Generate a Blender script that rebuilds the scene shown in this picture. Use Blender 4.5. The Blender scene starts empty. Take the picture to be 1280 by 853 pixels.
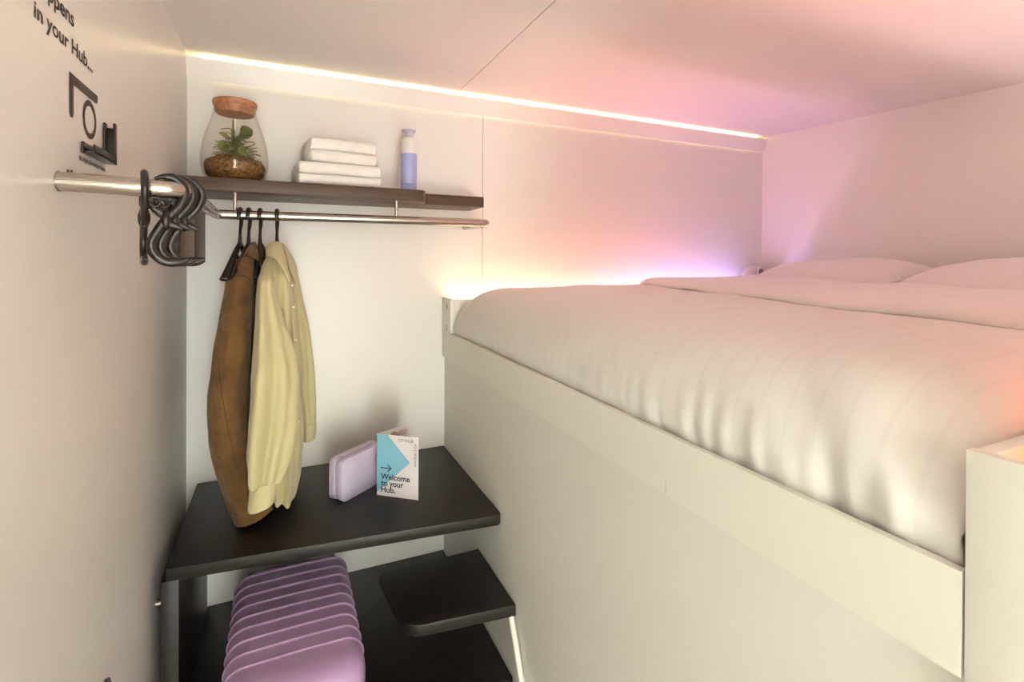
import bpy, bmesh, math, random
from math import sin, cos, pi, sqrt
from mathutils import Vector, Matrix, noise

random.seed(7)
SC = bpy.context.scene
COL = SC.collection
W_PX = 1280.0

# ------------------------------------------------------------------ camera
CAM = Vector((0.3205, -2.1549, 1.75))
YAW, PITCH, ROLL, F_PX = 0.42473, -0.004556, 0.005394, 630.68
U0, V0 = 639.9, 325.62
cam_data = bpy.data.cameras.new('camera')
cam = bpy.data.objects.new('camera', cam_data)
COL.objects.link(cam)
cam_data.sensor_fit = 'HORIZONTAL'
cam_data.sensor_width = 36.0
cam_data.lens = F_PX / W_PX * 36.0
cam_data.shift_x = (640.0 - U0) / W_PX
cam_data.shift_y = (V0 - 426.5) / W_PX
cam_data.clip_start = 0.02
CAM_R = Matrix.Rotation(-YAW, 4, 'Z') @ Matrix.Rotation(pi / 2 + PITCH, 4, 'X') @ Matrix.Rotation(ROLL, 4, 'Z')
cam.matrix_world = Matrix.Translation(CAM) @ CAM_R
SC.camera = cam


def at_y(u, v, y):
    """3D point at depth plane y that the photograph shows at pixel (u, v)."""
    d = CAM_R.to_3x3() @ Vector(((u - U0) / F_PX, -(v - V0) / F_PX, -1.0))
    return CAM + d * ((y - CAM.y) / d.y)


# ------------------------------------------------------------------ materials
def new_mat(name):
    m = bpy.data.materials.new(name)
    m.use_nodes = True
    nt = m.node_tree
    b = nt.nodes['Principled BSDF']
    return m, nt, b


def simple(name, col, rough=0.5, metal=0.0, vary=0.04, scale=6.0, bump=0.0, bump_scale=60.0, spec=0.5, sheen=0.0, coat=0.0):
    m, nt, b = new_mat(name)
    tc = nt.nodes.new('ShaderNodeTexCoord')
    nz = nt.nodes.new('ShaderNodeTexNoise')
    nz.inputs['Scale'].default_value = scale
    nz.inputs['Detail'].default_value = 4
    nt.links.new(tc.outputs['Object'], nz.inputs['Vector'])
    rp = nt.nodes.new('ShaderNodeValToRGB')
    rp.color_ramp.elements[0].position = 0.3
    rp.color_ramp.elements[1].position = 0.7
    rp.color_ramp.elements[0].color = (*[c * (1 - vary) for c in col], 1)
    rp.color_ramp.elements[1].color = (*[min(1, c * (1 + vary)) for c in col], 1)
    nt.links.new(nz.outputs['Fac'], rp.inputs['Fac'])
    nt.links.new(rp.outputs['Color'], b.inputs['Base Color'])
    b.inputs['Roughness'].default_value = rough
    b.inputs['Metallic'].default_value = metal
    b.inputs['Specular IOR Level'].default_value = spec
    if sheen:
        b.inputs['Sheen Weight'].default_value = sheen
    if coat:
        b.inputs['Coat Weight'].default_value = coat
    if bump:
        n2 = nt.nodes.new('ShaderNodeTexNoise')
        n2.inputs['Scale'].default_value = bump_scale
        n2.inputs['Detail'].default_value = 3
        nt.links.new(tc.outputs['Object'], n2.inputs['Vector'])
        bp = nt.nodes.new('ShaderNodeBump')
        bp.inputs['Strength'].default_value = bump
        bp.inputs['Distance'].default_value = 0.002
        nt.links.new(n2.outputs['Fac'], bp.inputs['Height'])
        nt.links.new(bp.outputs['Normal'], b.inputs['Normal'])
    return m


def wood(name, dark, light, rough=0.42, axis='X'):
    m, nt, b = new_mat(name)
    tc = nt.nodes.new('ShaderNodeTexCoord')
    mp = nt.nodes.new('ShaderNodeMapping')
    mp.inputs['Scale'].default_value = (3, 60, 60) if axis == 'X' else (60, 3, 60)
    nt.links.new(tc.outputs['Object'], mp.inputs['Vector'])
    nz = nt.nodes.new('ShaderNodeTexNoise')
    nz.inputs['Scale'].default_value = 2.5
    nz.inputs['Detail'].default_value = 6
    nz.inputs['Roughness'].default_value = 0.65
    nt.links.new(mp.outputs['Vector'], nz.inputs['Vector'])
    rp = nt.nodes.new('ShaderNodeValToRGB')
    rp.color_ramp.elements[0].position = 0.35
    rp.color_ramp.elements[1].position = 0.7
    rp.color_ramp.elements[0].color = (*dark, 1)
    rp.color_ramp.elements[1].color = (*light, 1)
    nt.links.new(nz.outputs['Fac'], rp.inputs['Fac'])
    nt.links.new(rp.outputs['Color'], b.inputs['Base Color'])
    b.inputs['Roughness'].default_value = rough
    b.inputs['Specular IOR Level'].default_value = 0.36
    bp = nt.nodes.new('ShaderNodeBump')
    bp.inputs['Strength'].default_value = 0.15
    bp.inputs['Distance'].default_value = 0.001
    nt.links.new(nz.outputs['Fac'], bp.inputs['Height'])
    nt.links.new(bp.outputs['Normal'], b.inputs['Normal'])
    return m


def emit(name, col, strength):
    m = bpy.data.materials.new(name)
    m.use_nodes = True
    nt = m.node_tree
    nt.nodes.clear()
    e = nt.nodes.new('ShaderNodeEmission')
    e.inputs['Color'].default_value = (*col, 1)
    e.inputs['Strength'].default_value = strength
    o = nt.nodes.new('ShaderNodeOutputMaterial')
    nt.links.new(e.outputs[0], o.inputs[0])
    return m


def linen(name, col, stripes=True):
    """Sateen bed linen with faint woven stripes running along the bed."""
    m, nt, b = new_mat(name)
    tc = nt.nodes.new('ShaderNodeTexCoord')
    sp = nt.nodes.new('ShaderNodeSeparateXYZ')
    nt.links.new(tc.outputs['Object'], sp.inputs[0])
    mul = nt.nodes.new('ShaderNodeMath'); mul.operation = 'MULTIPLY'
    mul.inputs[1].default_value = 2 * pi / 0.042
    nt.links.new(sp.outputs['Y'], mul.inputs[0])
    sn = nt.nodes.new('ShaderNodeMath'); sn.operation = 'SINE'
    nt.links.new(mul.outputs[0], sn.inputs[0])
    rp = nt.nodes.new('ShaderNodeValToRGB')
    rp.color_ramp.elements[0].position = 0.86 if stripes else 0.998
    rp.color_ramp.elements[1].position = 0.93 if stripes else 0.999
    rp.color_ramp.elements[0].color = (*col, 1)
    rp.color_ramp.elements[1].color = (*[c * 0.965 for c in col], 1)
    nt.links.new(sn.outputs[0], rp.inputs['Fac'])
    nt.links.new(rp.outputs['Color'], b.inputs['Base Color'])
    b.inputs['Roughness'].default_value = 0.5
    b.inputs['Sheen Weight'].default_value = 0.25
    nz = nt.nodes.new('ShaderNodeTexNoise')
    nz.inputs['Scale'].default_value = 9
    nz.inputs['Detail'].default_value = 5
    nt.links.new(tc.outputs['Object'], nz.inputs['Vector'])
    bp = nt.nodes.new('ShaderNodeBump')
    bp.inputs['Strength'].default_value = 0.25
    bp.inputs['Distance'].default_value = 0.012
    nt.links.new(nz.outputs['Fac'], bp.inputs['Height'])
    nt.links.new(bp.outputs['Normal'], b.inputs['Normal'])
    return m


def suede(name):
    m, nt, b = new_mat(name)
    tc = nt.nodes.new('ShaderNodeTexCoord')
    nz = nt.nodes.new('ShaderNodeTexNoise')
    nz.inputs['Scale'].default_value = 16
    nz.inputs['Detail'].default_value = 7
    nz.inputs['Roughness'].default_value = 0.62
    nt.links.new(tc.outputs['Object'], nz.inputs['Vector'])
    rp = nt.nodes.new('ShaderNodeValToRGB')
    rp.color_ramp.elements[0].position = 0.32
    rp.color_ramp.elements[1].position = 0.72
    rp.color_ramp.elements[0].color = (0.080, 0.037, 0.010, 1)
    rp.color_ramp.elements[1].color = (0.195, 0.098, 0.029, 1)
    nt.links.new(nz.outputs['Fac'], rp.inputs['Fac'])
    nt.links.new(rp.outputs['Color'], b.inputs['Base Color'])
    b.inputs['Roughness'].default_value = 0.95
    b.inputs['Sheen Weight'].default_value = 0.08
    bp = nt.nodes.new('ShaderNodeBump')
    bp.inputs['Strength'].default_value = 0.5
    bp.inputs['Distance'].default_value = 0.003
    nt.links.new(nz.outputs['Fac'], bp.inputs['Height'])
    nt.links.new(bp.outputs['Normal'], b.inputs['Normal'])
    return m


def brushed(name, col, rough):
    m, nt, b = new_mat(name)
    b.inputs['Metallic'].default_value = 1
    tc = nt.nodes.new('ShaderNodeTexCoord')
    mp = nt.nodes.new('ShaderNodeMapping')
    mp.inputs['Scale'].default_value = (4, 4, 300)
    nt.links.new(tc.outputs['Object'], mp.inputs['Vector'])
    nz = nt.nodes.new('ShaderNodeTexNoise')
    nz.inputs['Scale'].default_value = 3
    nt.links.new(mp.outputs['Vector'], nz.inputs['Vector'])
    rp = nt.nodes.new('ShaderNodeMapRange')
    rp.inputs['To Min'].default_value = rough - 0.03
    rp.inputs['To Max'].default_value = rough + 0.03
    nt.links.new(nz.outputs['Fac'], rp.inputs['Value'])
    nt.links.new(rp.outputs[0], b.inputs['Roughness'])
    b.inputs['Base Color'].default_value = (*col, 1)
    return m


def clear_glass(name):
    m = bpy.data.materials.new(name)
    m.use_nodes = True
    nt = m.node_tree
    nt.nodes.clear()
    o = nt.nodes.new('ShaderNodeOutputMaterial')
    mx = nt.nodes.new('ShaderNodeMixShader')
    tr = nt.nodes.new('ShaderNodeBsdfTransparent')
    tr.inputs['Color'].default_value = (0.985, 0.985, 0.975, 1)
    gl = nt.nodes.new('ShaderNodeBsdfGlossy')
    gl.inputs['Roughness'].default_value = 0.04
    gl.inputs['Color'].default_value = (0.80, 0.78, 0.72, 1)
    fr = nt.nodes.new('ShaderNodeLayerWeight')
    fr.inputs['Blend'].default_value = 0.5
    pw = nt.nodes.new('ShaderNodeMath'); pw.operation = 'POWER'
    pw.inputs[1].default_value = 4.5
    nt.links.new(fr.outputs['Facing'], pw.inputs[0])
    ma = nt.nodes.new('ShaderNodeMath'); ma.operation = 'MULTIPLY_ADD'
    ma.inputs[1].default_value = 0.62; ma.inputs[2].default_value = 0.022
    nt.links.new(pw.outputs[0], ma.inputs[0])
    nt.links.new(ma.outputs[0], mx.inputs[0])
    nt.links.new(tr.outputs[0], mx.inputs[1])
    nt.links.new(gl.outputs[0], mx.inputs[2])
    nt.links.new(mx.outputs[0], o.inputs[0])
    return m


M = {}
M['wall'] = simple('white_laminate', (0.86, 0.85, 0.81), rough=0.33, vary=0.01, scale=2)
M['ceiling'] = simple('ceiling_white', (0.80, 0.765, 0.735), rough=0.6, vary=0.01, scale=2)
M['bedwhite'] = simple('bed_panel_white', (0.84, 0.835, 0.76), rough=0.4, vary=0.01, scale=2)
M['panelwhite'] = simple('panel_offwhite', (0.795, 0.79, 0.73), rough=0.45, vary=0.01, scale=2)
M['seam'] = simple('panel_joint_grey', (0.36, 0.33, 0.27), rough=0.8)
M['floor'] = simple('grey_vinyl_floor', (0.34, 0.31, 0.28), rough=0.5, vary=0.12, scale=9)
M['wood'] = wood('dark_wenge_veneer', (0.0085, 0.0062, 0.0052), (0.0185, 0.0140, 0.0115), 0.42)
M['wood_shelf'] = wood('brown_wenge_veneer', (0.062, 0.037, 0.023), (0.100, 0.061, 0.038), 0.45)
M['steel'] = brushed('brushed_steel', (0.47, 0.425, 0.375), 0.27)
M['whitemetal'] = simple('white_lacquered_metal', (0.85, 0.83, 0.76), rough=0.3, vary=0.01)
M['blackplastic'] = simple('black_plastic', (0.016, 0.0105, 0.0095), rough=0.30, vary=0.1, spec=0.4)
M['print'] = simple('dark_brown_print', (0.058, 0.042, 0.034), rough=0.7, vary=0.02)
M['linen'] = linen('white_sateen_linen', (0.78, 0.765, 0.73))
M['linen_plain'] = linen('white_cotton_linen', (0.84, 0.805, 0.79), stripes=False)
M['shirt'] = simple('pale_sage_cotton', (0.545, 0.49, 0.275), rough=0.85, vary=0.03, scale=10, bump=0.15, bump_scale=40, sheen=0.15)
M['suede'] = suede('brown_suede')
M['lining'] = simple('dark_lining', (0.05, 0.028, 0.012), rough=0.8)
M['towel'] = simple('white_terry', (0.93, 0.92, 0.88), rough=0.95, vary=0.03, scale=40, bump=0.8, bump_scale=240, sheen=0.4)
M['glass'] = clear_glass('clear_glass')
M['cork'] = simple('cork_brown', (0.40, 0.165, 0.075), rough=0.6, vary=0.3, scale=60, bump=0.4, bump_scale=90, coat=0.25)
M['moss'] = simple('brown_moss', (0.20, 0.098, 0.026), rough=0.95, vary=0.75, scale=110, bump=1.0, bump_scale=150)
M['leaf'] = simple('plant_green', (0.185, 0.215, 0.055), rough=0.55, vary=0.35, scale=40)
M['fern'] = simple('olive_fern', (0.235, 0.205, 0.07), rough=0.7, vary=0.35, scale=60)
M['fernbrown'] = simple('russet_fern', (0.25, 0.14, 0.045), rough=0.8, vary=0.35, scale=60)
M['stem'] = simple('plant_stem', (0.10, 0.14, 0.035), rough=0.6, vary=0.2)
M['blue'] = simple('periwinkle_plastic', (0.35, 0.40, 0.70), rough=0.3, vary=0.03, coat=0.2)
M['white'] = simple('white_plastic', (0.80, 0.79, 0.78), rough=0.35, vary=0.01)
M['lavcap'] = simple('lavender_plastic', (0.52, 0.50, 0.60), rough=0.35, vary=0.02)
M['pouch'] = simple('lavender_nylon', (0.62, 0.55, 0.72), rough=0.65, vary=0.06, scale=18, bump=0.25, bump_scale=60)
M['pouchdark'] = simple('lavender_zip', (0.42, 0.355, 0.52), rough=0.6, vary=0.1, scale=90)
M['paper'] = simple('white_card', (0.84, 0.79, 0.81), rough=0.6, vary=0.01)
M['cyan'] = simple('blue_print', (0.235, 0.53, 0.68), rough=0.6, vary=0.02)
M['ink'] = simple('navy_ink', (0.018, 0.03, 0.05), rough=0.7)
M['greyink'] = simple('grey_ink', (0.18, 0.17, 0.18), rough=0.7)
M['case'] = simple('lilac_shell', (0.46, 0.30, 0.52), rough=0.42, vary=0.04, scale=4, bump=0.1, bump_scale=300)
M['caseseam'] = simple('plum_zip', (0.26, 0.15, 0.28), rough=0.6)
M['grey'] = simple('mauve_grey_plastic', (0.36, 0.28, 0.30), rough=0.5)


# ------------------------------------------------------------------ mesh helpers
class MB:
    def __init__(self):
        self.v, self.f, self.mi = [], [], []
        self.cur = 0

    def add(self, verts, faces):
        n = len(self.v)
        self.v += [Vector(p) for p in verts]
        for f in faces:
            self.f.append([i + n for i in f])
            self.mi.append(self.cur)
        return self

    def box(self, a, b):
        x0, y0, z0 = a; x1, y1, z1 = b
        return self.add([(x0, y0, z0), (x1, y0, z0), (x1, y1, z0), (x0, y1, z0), (x0, y0, z1), (x1, y0, z1), (x1, y1, z1), (x0, y1, z1)],
                        [(0, 3, 2, 1), (4, 5, 6, 7), (0, 1, 5, 4), (1, 2, 6, 5), (2, 3, 7, 6), (3, 0, 4, 7)])

    def prism(self, pts, z0, z1):
        n = len(pts)
        self.add([(x, y, z0) for x, y in pts] + [(x, y, z1) for x, y in pts],
                 [list(range(n))[::-1], list(range(n, 2 * n))] + [(i, (i + 1) % n, n + (i + 1) % n, n + i) for i in range(n)])
        return self

    def loft(self, rings, cap=True, closed=True):
        n = len(rings[0]); vs = [p for r in rings for p in r]; fs = []
        for k in range(len(rings) - 1):
            for i in range(n if closed else n - 1):
                j = (i + 1) % n
                fs.append((k * n + i, k * n + j, (k + 1) * n + j, (k + 1) * n + i))
        if cap:
            fs.append(list(range(n))[::-1])
            fs.append([(len(rings) - 1) * n + i for i in range(n)])
        return self.add(vs, fs)

    def tube(self, pts, r, seg=12, cap=True, up=None, rx=None):
        """Tube along pts; r a number or one per point; rx second radius along `up`."""
        pts = [Vector(p) for p in pts]
        n = len(pts); rings = []
        rr = r if isinstance(r, (list, tuple)) else [r] * n
        r2 = rr if rx is None else (rx if isinstance(rx, (list, tuple)) else [rx] * n)
        nrm = None
        for i, p in enumerate(pts):
            t = (pts[min(i + 1, n - 1)] - pts[max(i - 1, 0)]).normalized()
            if up is not None:
                nrm = Vector(up) - t * t.dot(Vector(up)); nrm.normalize()
            elif nrm is None:
                a = Vector((0, 0, 1)) if abs(t.z) < 0.9 else Vector((1, 0, 0))
                nrm = (a - t * t.dot(a)).normalized()
            else:
                nrm = (nrm - t * t.dot(nrm)).normalized()
            b = t.cross(nrm)
            rings.append([p + nrm * (r2[i] * cos(2 * pi * k / seg)) + b * (rr[i] * sin(2 * pi * k / seg)) for k in range(seg)])
        return self.loft(rings, cap)

    def lathe(self, prof, c=(0, 0, 0), seg=40, cap=True):
        cx, cy, cz = c
        rings = [[(cx + r * cos(2 * pi * k / seg), cy + r * sin(2 * pi * k / seg), cz + z) for k in range(seg)] for r, z in prof]
        return self.loft(rings, cap)

    def grid(self, fn, nu, nv):
        vs = [fn(i / nu, j / nv) for i in range(nu + 1) for j in range(nv + 1)]
        fs = [(i * (nv + 1) + j, (i + 1) * (nv + 1) + j, (i + 1) * (nv + 1) + j + 1, i * (nv + 1) + j + 1) for i in range(nu) for j in range(nv)]
        return self.add(vs, fs)

    def sphere(self, c, r, seg=14, rings=8, sc=(1, 1, 1)):
        c = Vector(c)
        rs = []
        for k in range(rings + 1):
            a = -pi / 2 + pi * k / rings
            q = max(cos(a), 0.02)
            rs.append([c + Vector((r * sc[0] * q * cos(2 * pi * i / seg), r * sc[1] * q * sin(2 * pi * i / seg), r * sc[2] * sin(a))) for i in range(seg)])
        return self.loft(rs)

    def build(self, name, mat, parent=None, smooth=False, bevel=0.0, bseg=3, subsurf=0, solid=0.0, angle=40, offset=True):
        me = bpy.data.meshes.new(name)
        off = Vector((0, 0, 0))
        if parent is not None and offset:
            q = parent
            while q is not None:
                off += q.location; q = q.parent
        me.from_pydata([tuple(p - off) for p in self.v], [], self.f)
        mats = mat if isinstance(mat, (list, tuple)) else [mat]
        for k in mats:
            me.materials.append(k)
        for p, k in zip(me.polygons, self.mi):
            p.material_index = min(k, len(mats) - 1)
        bm = bmesh.new(); bm.from_mesh(me)
        bmesh.ops.recalc_face_normals(bm, faces=bm.faces)
        if bevel:
            es = [e for e in bm.edges if len(e.link_faces) == 2 and e.calc_face_angle(0) > 0.6]
            bmesh.ops.bevel(bm, geom=es, offset=bevel, segments=bseg, profile=0.5, affect='EDGES', clamp_overlap=True)
        bm.to_mesh(me); bm.free()
        if smooth or bevel:
            me.shade_smooth()
            try:
                me.set_sharp_from_angle(angle=math.radians(angle))
            except Exception:
                pass
        o = bpy.data.objects.new(name, me)
        COL.objects.link(o)
        if parent is not None:
            o.parent = parent
        if solid:
            md = o.modifiers.new('thickness', 'SOLIDIFY'); md.thickness = solid; md.offset = 0
        if subsurf:
            md = o.modifiers.new('smooth', 'SUBSURF'); md.levels = subsurf; md.render_levels = subsurf
        return o


def tag(o, label, cat, group=None, kind=None):
    o['label'] = label; o['category'] = cat
    if group: o['group'] = group
    if kind: o['kind'] = kind
    return o


def thing(name, label, cat, loc, group=None, rz=0.0):
    o = bpy.data.objects.new(name, None)
    COL.objects.link(o)
    o.location = loc; o.rotation_euler = (0, 0, rz)
    o.empty_display_size = 0.05
    return tag(o, label, cat, group)


def struct(o):
    o['kind'] = 'structure'
    return o


def copy_tree(o, parent=None):
    c = o.copy(); COL.objects.link(c)
    if parent is not None:
        c.parent = parent
    for ch in list(o.children):
        copy_tree(ch, c)
    return c


def bez(pts, n=8):
    """Catmull-Rom through pts."""
    P = [Vector(p) for p in pts]; out = []
    for i in range(len(P) - 1):
        p0 = P[max(i - 1, 0)]; p1 = P[i]; p2 = P[i + 1]; p3 = P[min(i + 2, len(P) - 1)]
        for k in range(n):
            t = k / n
            out.append(0.5 * ((2 * p1) + (p2 - p0) * t + (2 * p0 - 5 * p1 + 4 * p2 - p3) * t * t + (3 * p1 - p0 - 3 * p2 + p3) * t ** 3))
    out.append(P[-1])
    return out


def text_mesh(name, body, mat, parent, origin, ux, uy, width, height_ref=None, bold=0.0):
    """Lettering: origin = left end of the baseline; ux, uy unit directions; width = total length; height_ref = (letters, cap height)."""
    cu = bpy.data.curves.new('lettering', 'FONT')
    cu.body = body; cu.size = 1.0; cu.offset = bold
    t = bpy.data.objects.new('lettering', cu); COL.objects.link(t)
    bpy.context.view_layer.update()
    dg = bpy.context.evaluated_depsgraph_get()
    me = bpy.data.meshes.new_from_object(t.evaluated_get(dg))
    bpy.data.objects.remove(t)
    xs = [v.co.x for v in me.vertices]
    sx = width / (max(xs) - min(xs)); x0 = min(xs)
    sy = sx if height_ref is None else height_ref / 0.70
    off = parent.location.copy() if parent is not None else Vector((0, 0, 0))
    ux = Vector(ux); uy = Vector(uy); origin = Vector(origin)
    for v in me.vertices:
        v.co = origin + ux * ((v.co.x - x0) * sx) + uy * (v.co.y * sy) - off
    me.materials.clear(); me.materials.append(mat)
    me.name = name
    o = bpy.data.objects.new(name, me); COL.objects.link(o)
    if parent is not None:
        o.parent = parent
    return o


def nz(x, y=0.0, z=0.0):
    return noise.noise(Vector((x, y, z)))


# ------------------------------------------------------------------ setting
CEIL = 2.482
XB = 0.970        # face of the panel under the bed's foot
YF = -1.877       # bed side of the front niche
YN = -2.0


def xr(y):        # right wall runs slightly out of square
    return 2.95 - 0.12 * y


struct(MB().box((-0.12, -4.40, -0.06), (3.4, 0.12, 0.0)).build('floor', M['floor']))
struct(MB().box((-0.12, -4.40, -0.02), (0.0, 0.12, 2.6)).build('wall_left', M['wall']))
b = MB()
b.box((0.0, 0.0, 0.0), (1.1455, 0.05, CEIL))
b.box((1.1485, 0.0, 0.0), (3.02, 0.05, CEIL))
b.cur = 1
b.box((1.1440, 0.002, 0.0), (1.1500, 0.045, CEIL))
b.box((0.0, 0.05, 0.0), (3.02, 0.10, CEIL))
struct(b.build('wall_back', [M['wall'], M['seam']]))
b = MB(); b.prism([(xr(0.1), 0.1), (xr(-2.1), -2.1), (xr(-2.1) + 0.1, -2.1), (xr(0.1) + 0.1, 0.1)], 0, CEIL)
struct(b.build('wall_right', M['wall']))
struct(MB().box((XB + 0.002, -4.40, 0.0), (3.3, YN, CEIL)).build('wall_front', M['wall']))
b = MB()      # unseen end wall, added; passage length and opening shape the light
b.box((0.0, -4.40, 0.0), (0.14, -4.32, CEIL)); b.box((0.72, -4.40, 0.0), (XB + 0.002, -4.32, CEIL)); b.box((0.14, -4.40, 2.08), (0.72, -4.32, CEIL))
struct(b.build('wall_light_gate', M['wall']))
b = MB()
b.box((-0.12, -4.40, CEIL), (1.0185, 0.12, 2.60)); b.box((1.0215, -4.40, CEIL), (3.4, 0.12, 2.60))
b.cur = 1
b.box((1.018, -4.40, CEIL + 0.0015), (1.022, 0.0, CEIL + 0.1))
struct(b.build('ceiling', [M['ceiling'], M['seam']]))
# slanting cove board along the top of the back wall
b = MB()
pr_ = [(-0.027, 2.469), (-0.0024, 2.397), (-0.0074, 2.3945), (-0.032, 2.4665)]
b.add([(x, y, z) for x in (0.0, 2.952) for y, z in pr_], [(0, 1, 2, 3), (7, 6, 5, 4), (0, 4, 5, 1), (1, 5, 6, 2), (2, 6, 7, 3), (3, 7, 4, 0)])
struct(b.build('trim_1', M['wall']))

# light strip behind the cove board
t = thing('light_strip', 'warm white light strip glowing behind the slanted cove board under the ceiling', 'light strip', (0.03, -0.012, 2.452))
MB().box((0.045, -0.0075, 2.4495), (2.89, -0.0055, 2.4525)).build('strip_backing', M['white'], t)
MB().box((0.045, -0.017, 2.4526), (2.89, -0.006, 2.4545)).build('lamp_strip', emit('warm_white_lamp', (1.0, 0.78, 0.40), 13.0), t)

# ------------------------------------------------------------------ bed platform
plat = thing('bed_platform', 'white built-in platform under the raised bed with overlapping fascia board', 'bed frame', (XB, -1.0, 0.0))
MB().box((XB, YN + 0.003, 0.0), (XB + 0.02, -0.003, 1.34)).build('foot_panel', M['panelwhite'], plat)
MB().box((0.957, YF + 0.0025, 1.319), (XB - 0.0003, -0.003, 1.429)).build('fascia_board', M['bedwhite'], plat)
MB().box((0.9567, -1.4343, 1.3195), (0.9571, -1.4337, 1.345)).build('joint_line', M['seam'], plat)
MB().box((XB + 0.02, YF, 1.30), (2.95, -0.11, 1.33)).build('mattress_base', M['bedwhite'], plat)


def niche(y0, y1, ztop, inner, zlow):
    """Open-topped trough along the bed: end board, long rim board, floor."""
    lo, hi = min(y0, y1), max(y0, y1)
    MB().box((0.957, lo, zlow), (0.9697 if zlow < 1 else 0.976, hi, ztop)).build('end_board', M['bedwhite'], plat, bevel=0.0012, bseg=2)
    yi = inner
    MB().box((0.9765 if zlow > 1 else 0.9702, min(yi, yi + 0.016), 1.342), (2.95, max(yi, yi + 0.016), ztop - 0.002)).build('rim_board', M['bedwhite'], plat, bevel=0.0012, bseg=2)
    MB().box((0.9762, lo + 0.001, 1.480), (2.95, hi - 0.001, 1.492)).build('trough_floor', M['wall'], plat)


niche(-0.003, -0.124, 1.575, -0.124, 1.4295)
niche(YF, YN + 0.003, 1.557, YF - 0.016, 0.0)
for zc in (1.542, 1.452):      # two slotted fixings on the rear end board
    s = MB(); s.box((0.9555, -0.083, zc - 0.013), (0.9572, -0.073, zc + 0.013))
    s.build('slot_plate', M['seam'], plat, bevel=0.0008)

# colour lamps in the two troughs (each zone of the strip its own colour)
ZONES_BACK = [((1.0, 0.62, 0.36), 54), ((1.0, 0.55, 0.35), 58), ((1.0, 0.38, 0.28), 52), ((1.0, 0.30, 0.31), 68), ((1.0, 0.32, 0.44), 86), ((0.90, 0.38, 0.75), 66), ((0.56, 0.38, 1.0), 68), ((0.42, 0.38, 1.0), 58)]
ZONES_FRONT = [((1.0, 0.40, 0.10), 7), ((1.0, 0.18, 0.08), 58), ((1.0, 0.30, 0.24), 95), ((1.0, 0.48, 0.46), 115), ((1.0, 0.62, 0.62), 120), ((1.0, 0.74, 0.75), 118), ((1.0, 0.82, 0.82), 116), ((1.0, 0.88, 0.87), 120)]
for zones, yc, lab, nm in ((ZONES_BACK, -0.055, 'multicoloured light strip glowing in the trough between the bed and the seamed panel wall', 'back'), (ZONES_FRONT, YF - 0.070, 'light strip glowing orange in the open trough beside the bed\'s near corner board', 'front')):
    t = thing('light_strip', lab, 'light strip', (0.99, yc, 1.492))
    MB().box((0.985, yc - 0.011, 1.4921), (2.80, yc + 0.011, 1.4975)).build('strip_backing', M['white'], t)
    L = 1.80 / len(zones)
    for i, (c, s) in enumerate(zones):
        MB().box((0.99 + i * L, yc - 0.008, 1.4976), (0.99 + (i + 1) * L - 0.003, yc + 0.008, 1.5000)).build('lamp_strip', emit('colour_lamp_%s_%d' % (nm, i), c, s), t)

# mattress under the bedding
MB().box((1.03, YF + 0.06, 1.331), (2.90, -0.19, 1.565)).build('mattress', M['linen_plain'], plat, bevel=0.06, bseg=4)

# duvet
PROF = bez([(0.988, 0, 1.398), (0.978, 0, 1.432), (0.968, 0, 1.472), (0.976, 0, 1.52), (0.998, 0, 1.562), (1.045, 0, 1.597), (1.13, 0, 1.617), (1.30, 0, 1.625), (1.60, 0, 1.627), (1.95, 0, 1.627), (2.30, 0, 1.622)], 8)
_len = [0.0]
for i in range(1, len(PROF)):
    _len.append(_len[-1] + (PROF[i] - PROF[i - 1]).length)


def prof(s):
    d = s * _len[-1]
    for i in range(1, len(PROF)):
        if d <= _len[i] + 1e-9:
            k = (d - _len[i - 1]) / (_len[i] - _len[i - 1])
            return PROF[i - 1].lerp(PROF[i], k)
    return PROF[-1].copy()


Y_BACK, Y_NEAR = -0.132, YF + 0.009


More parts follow.
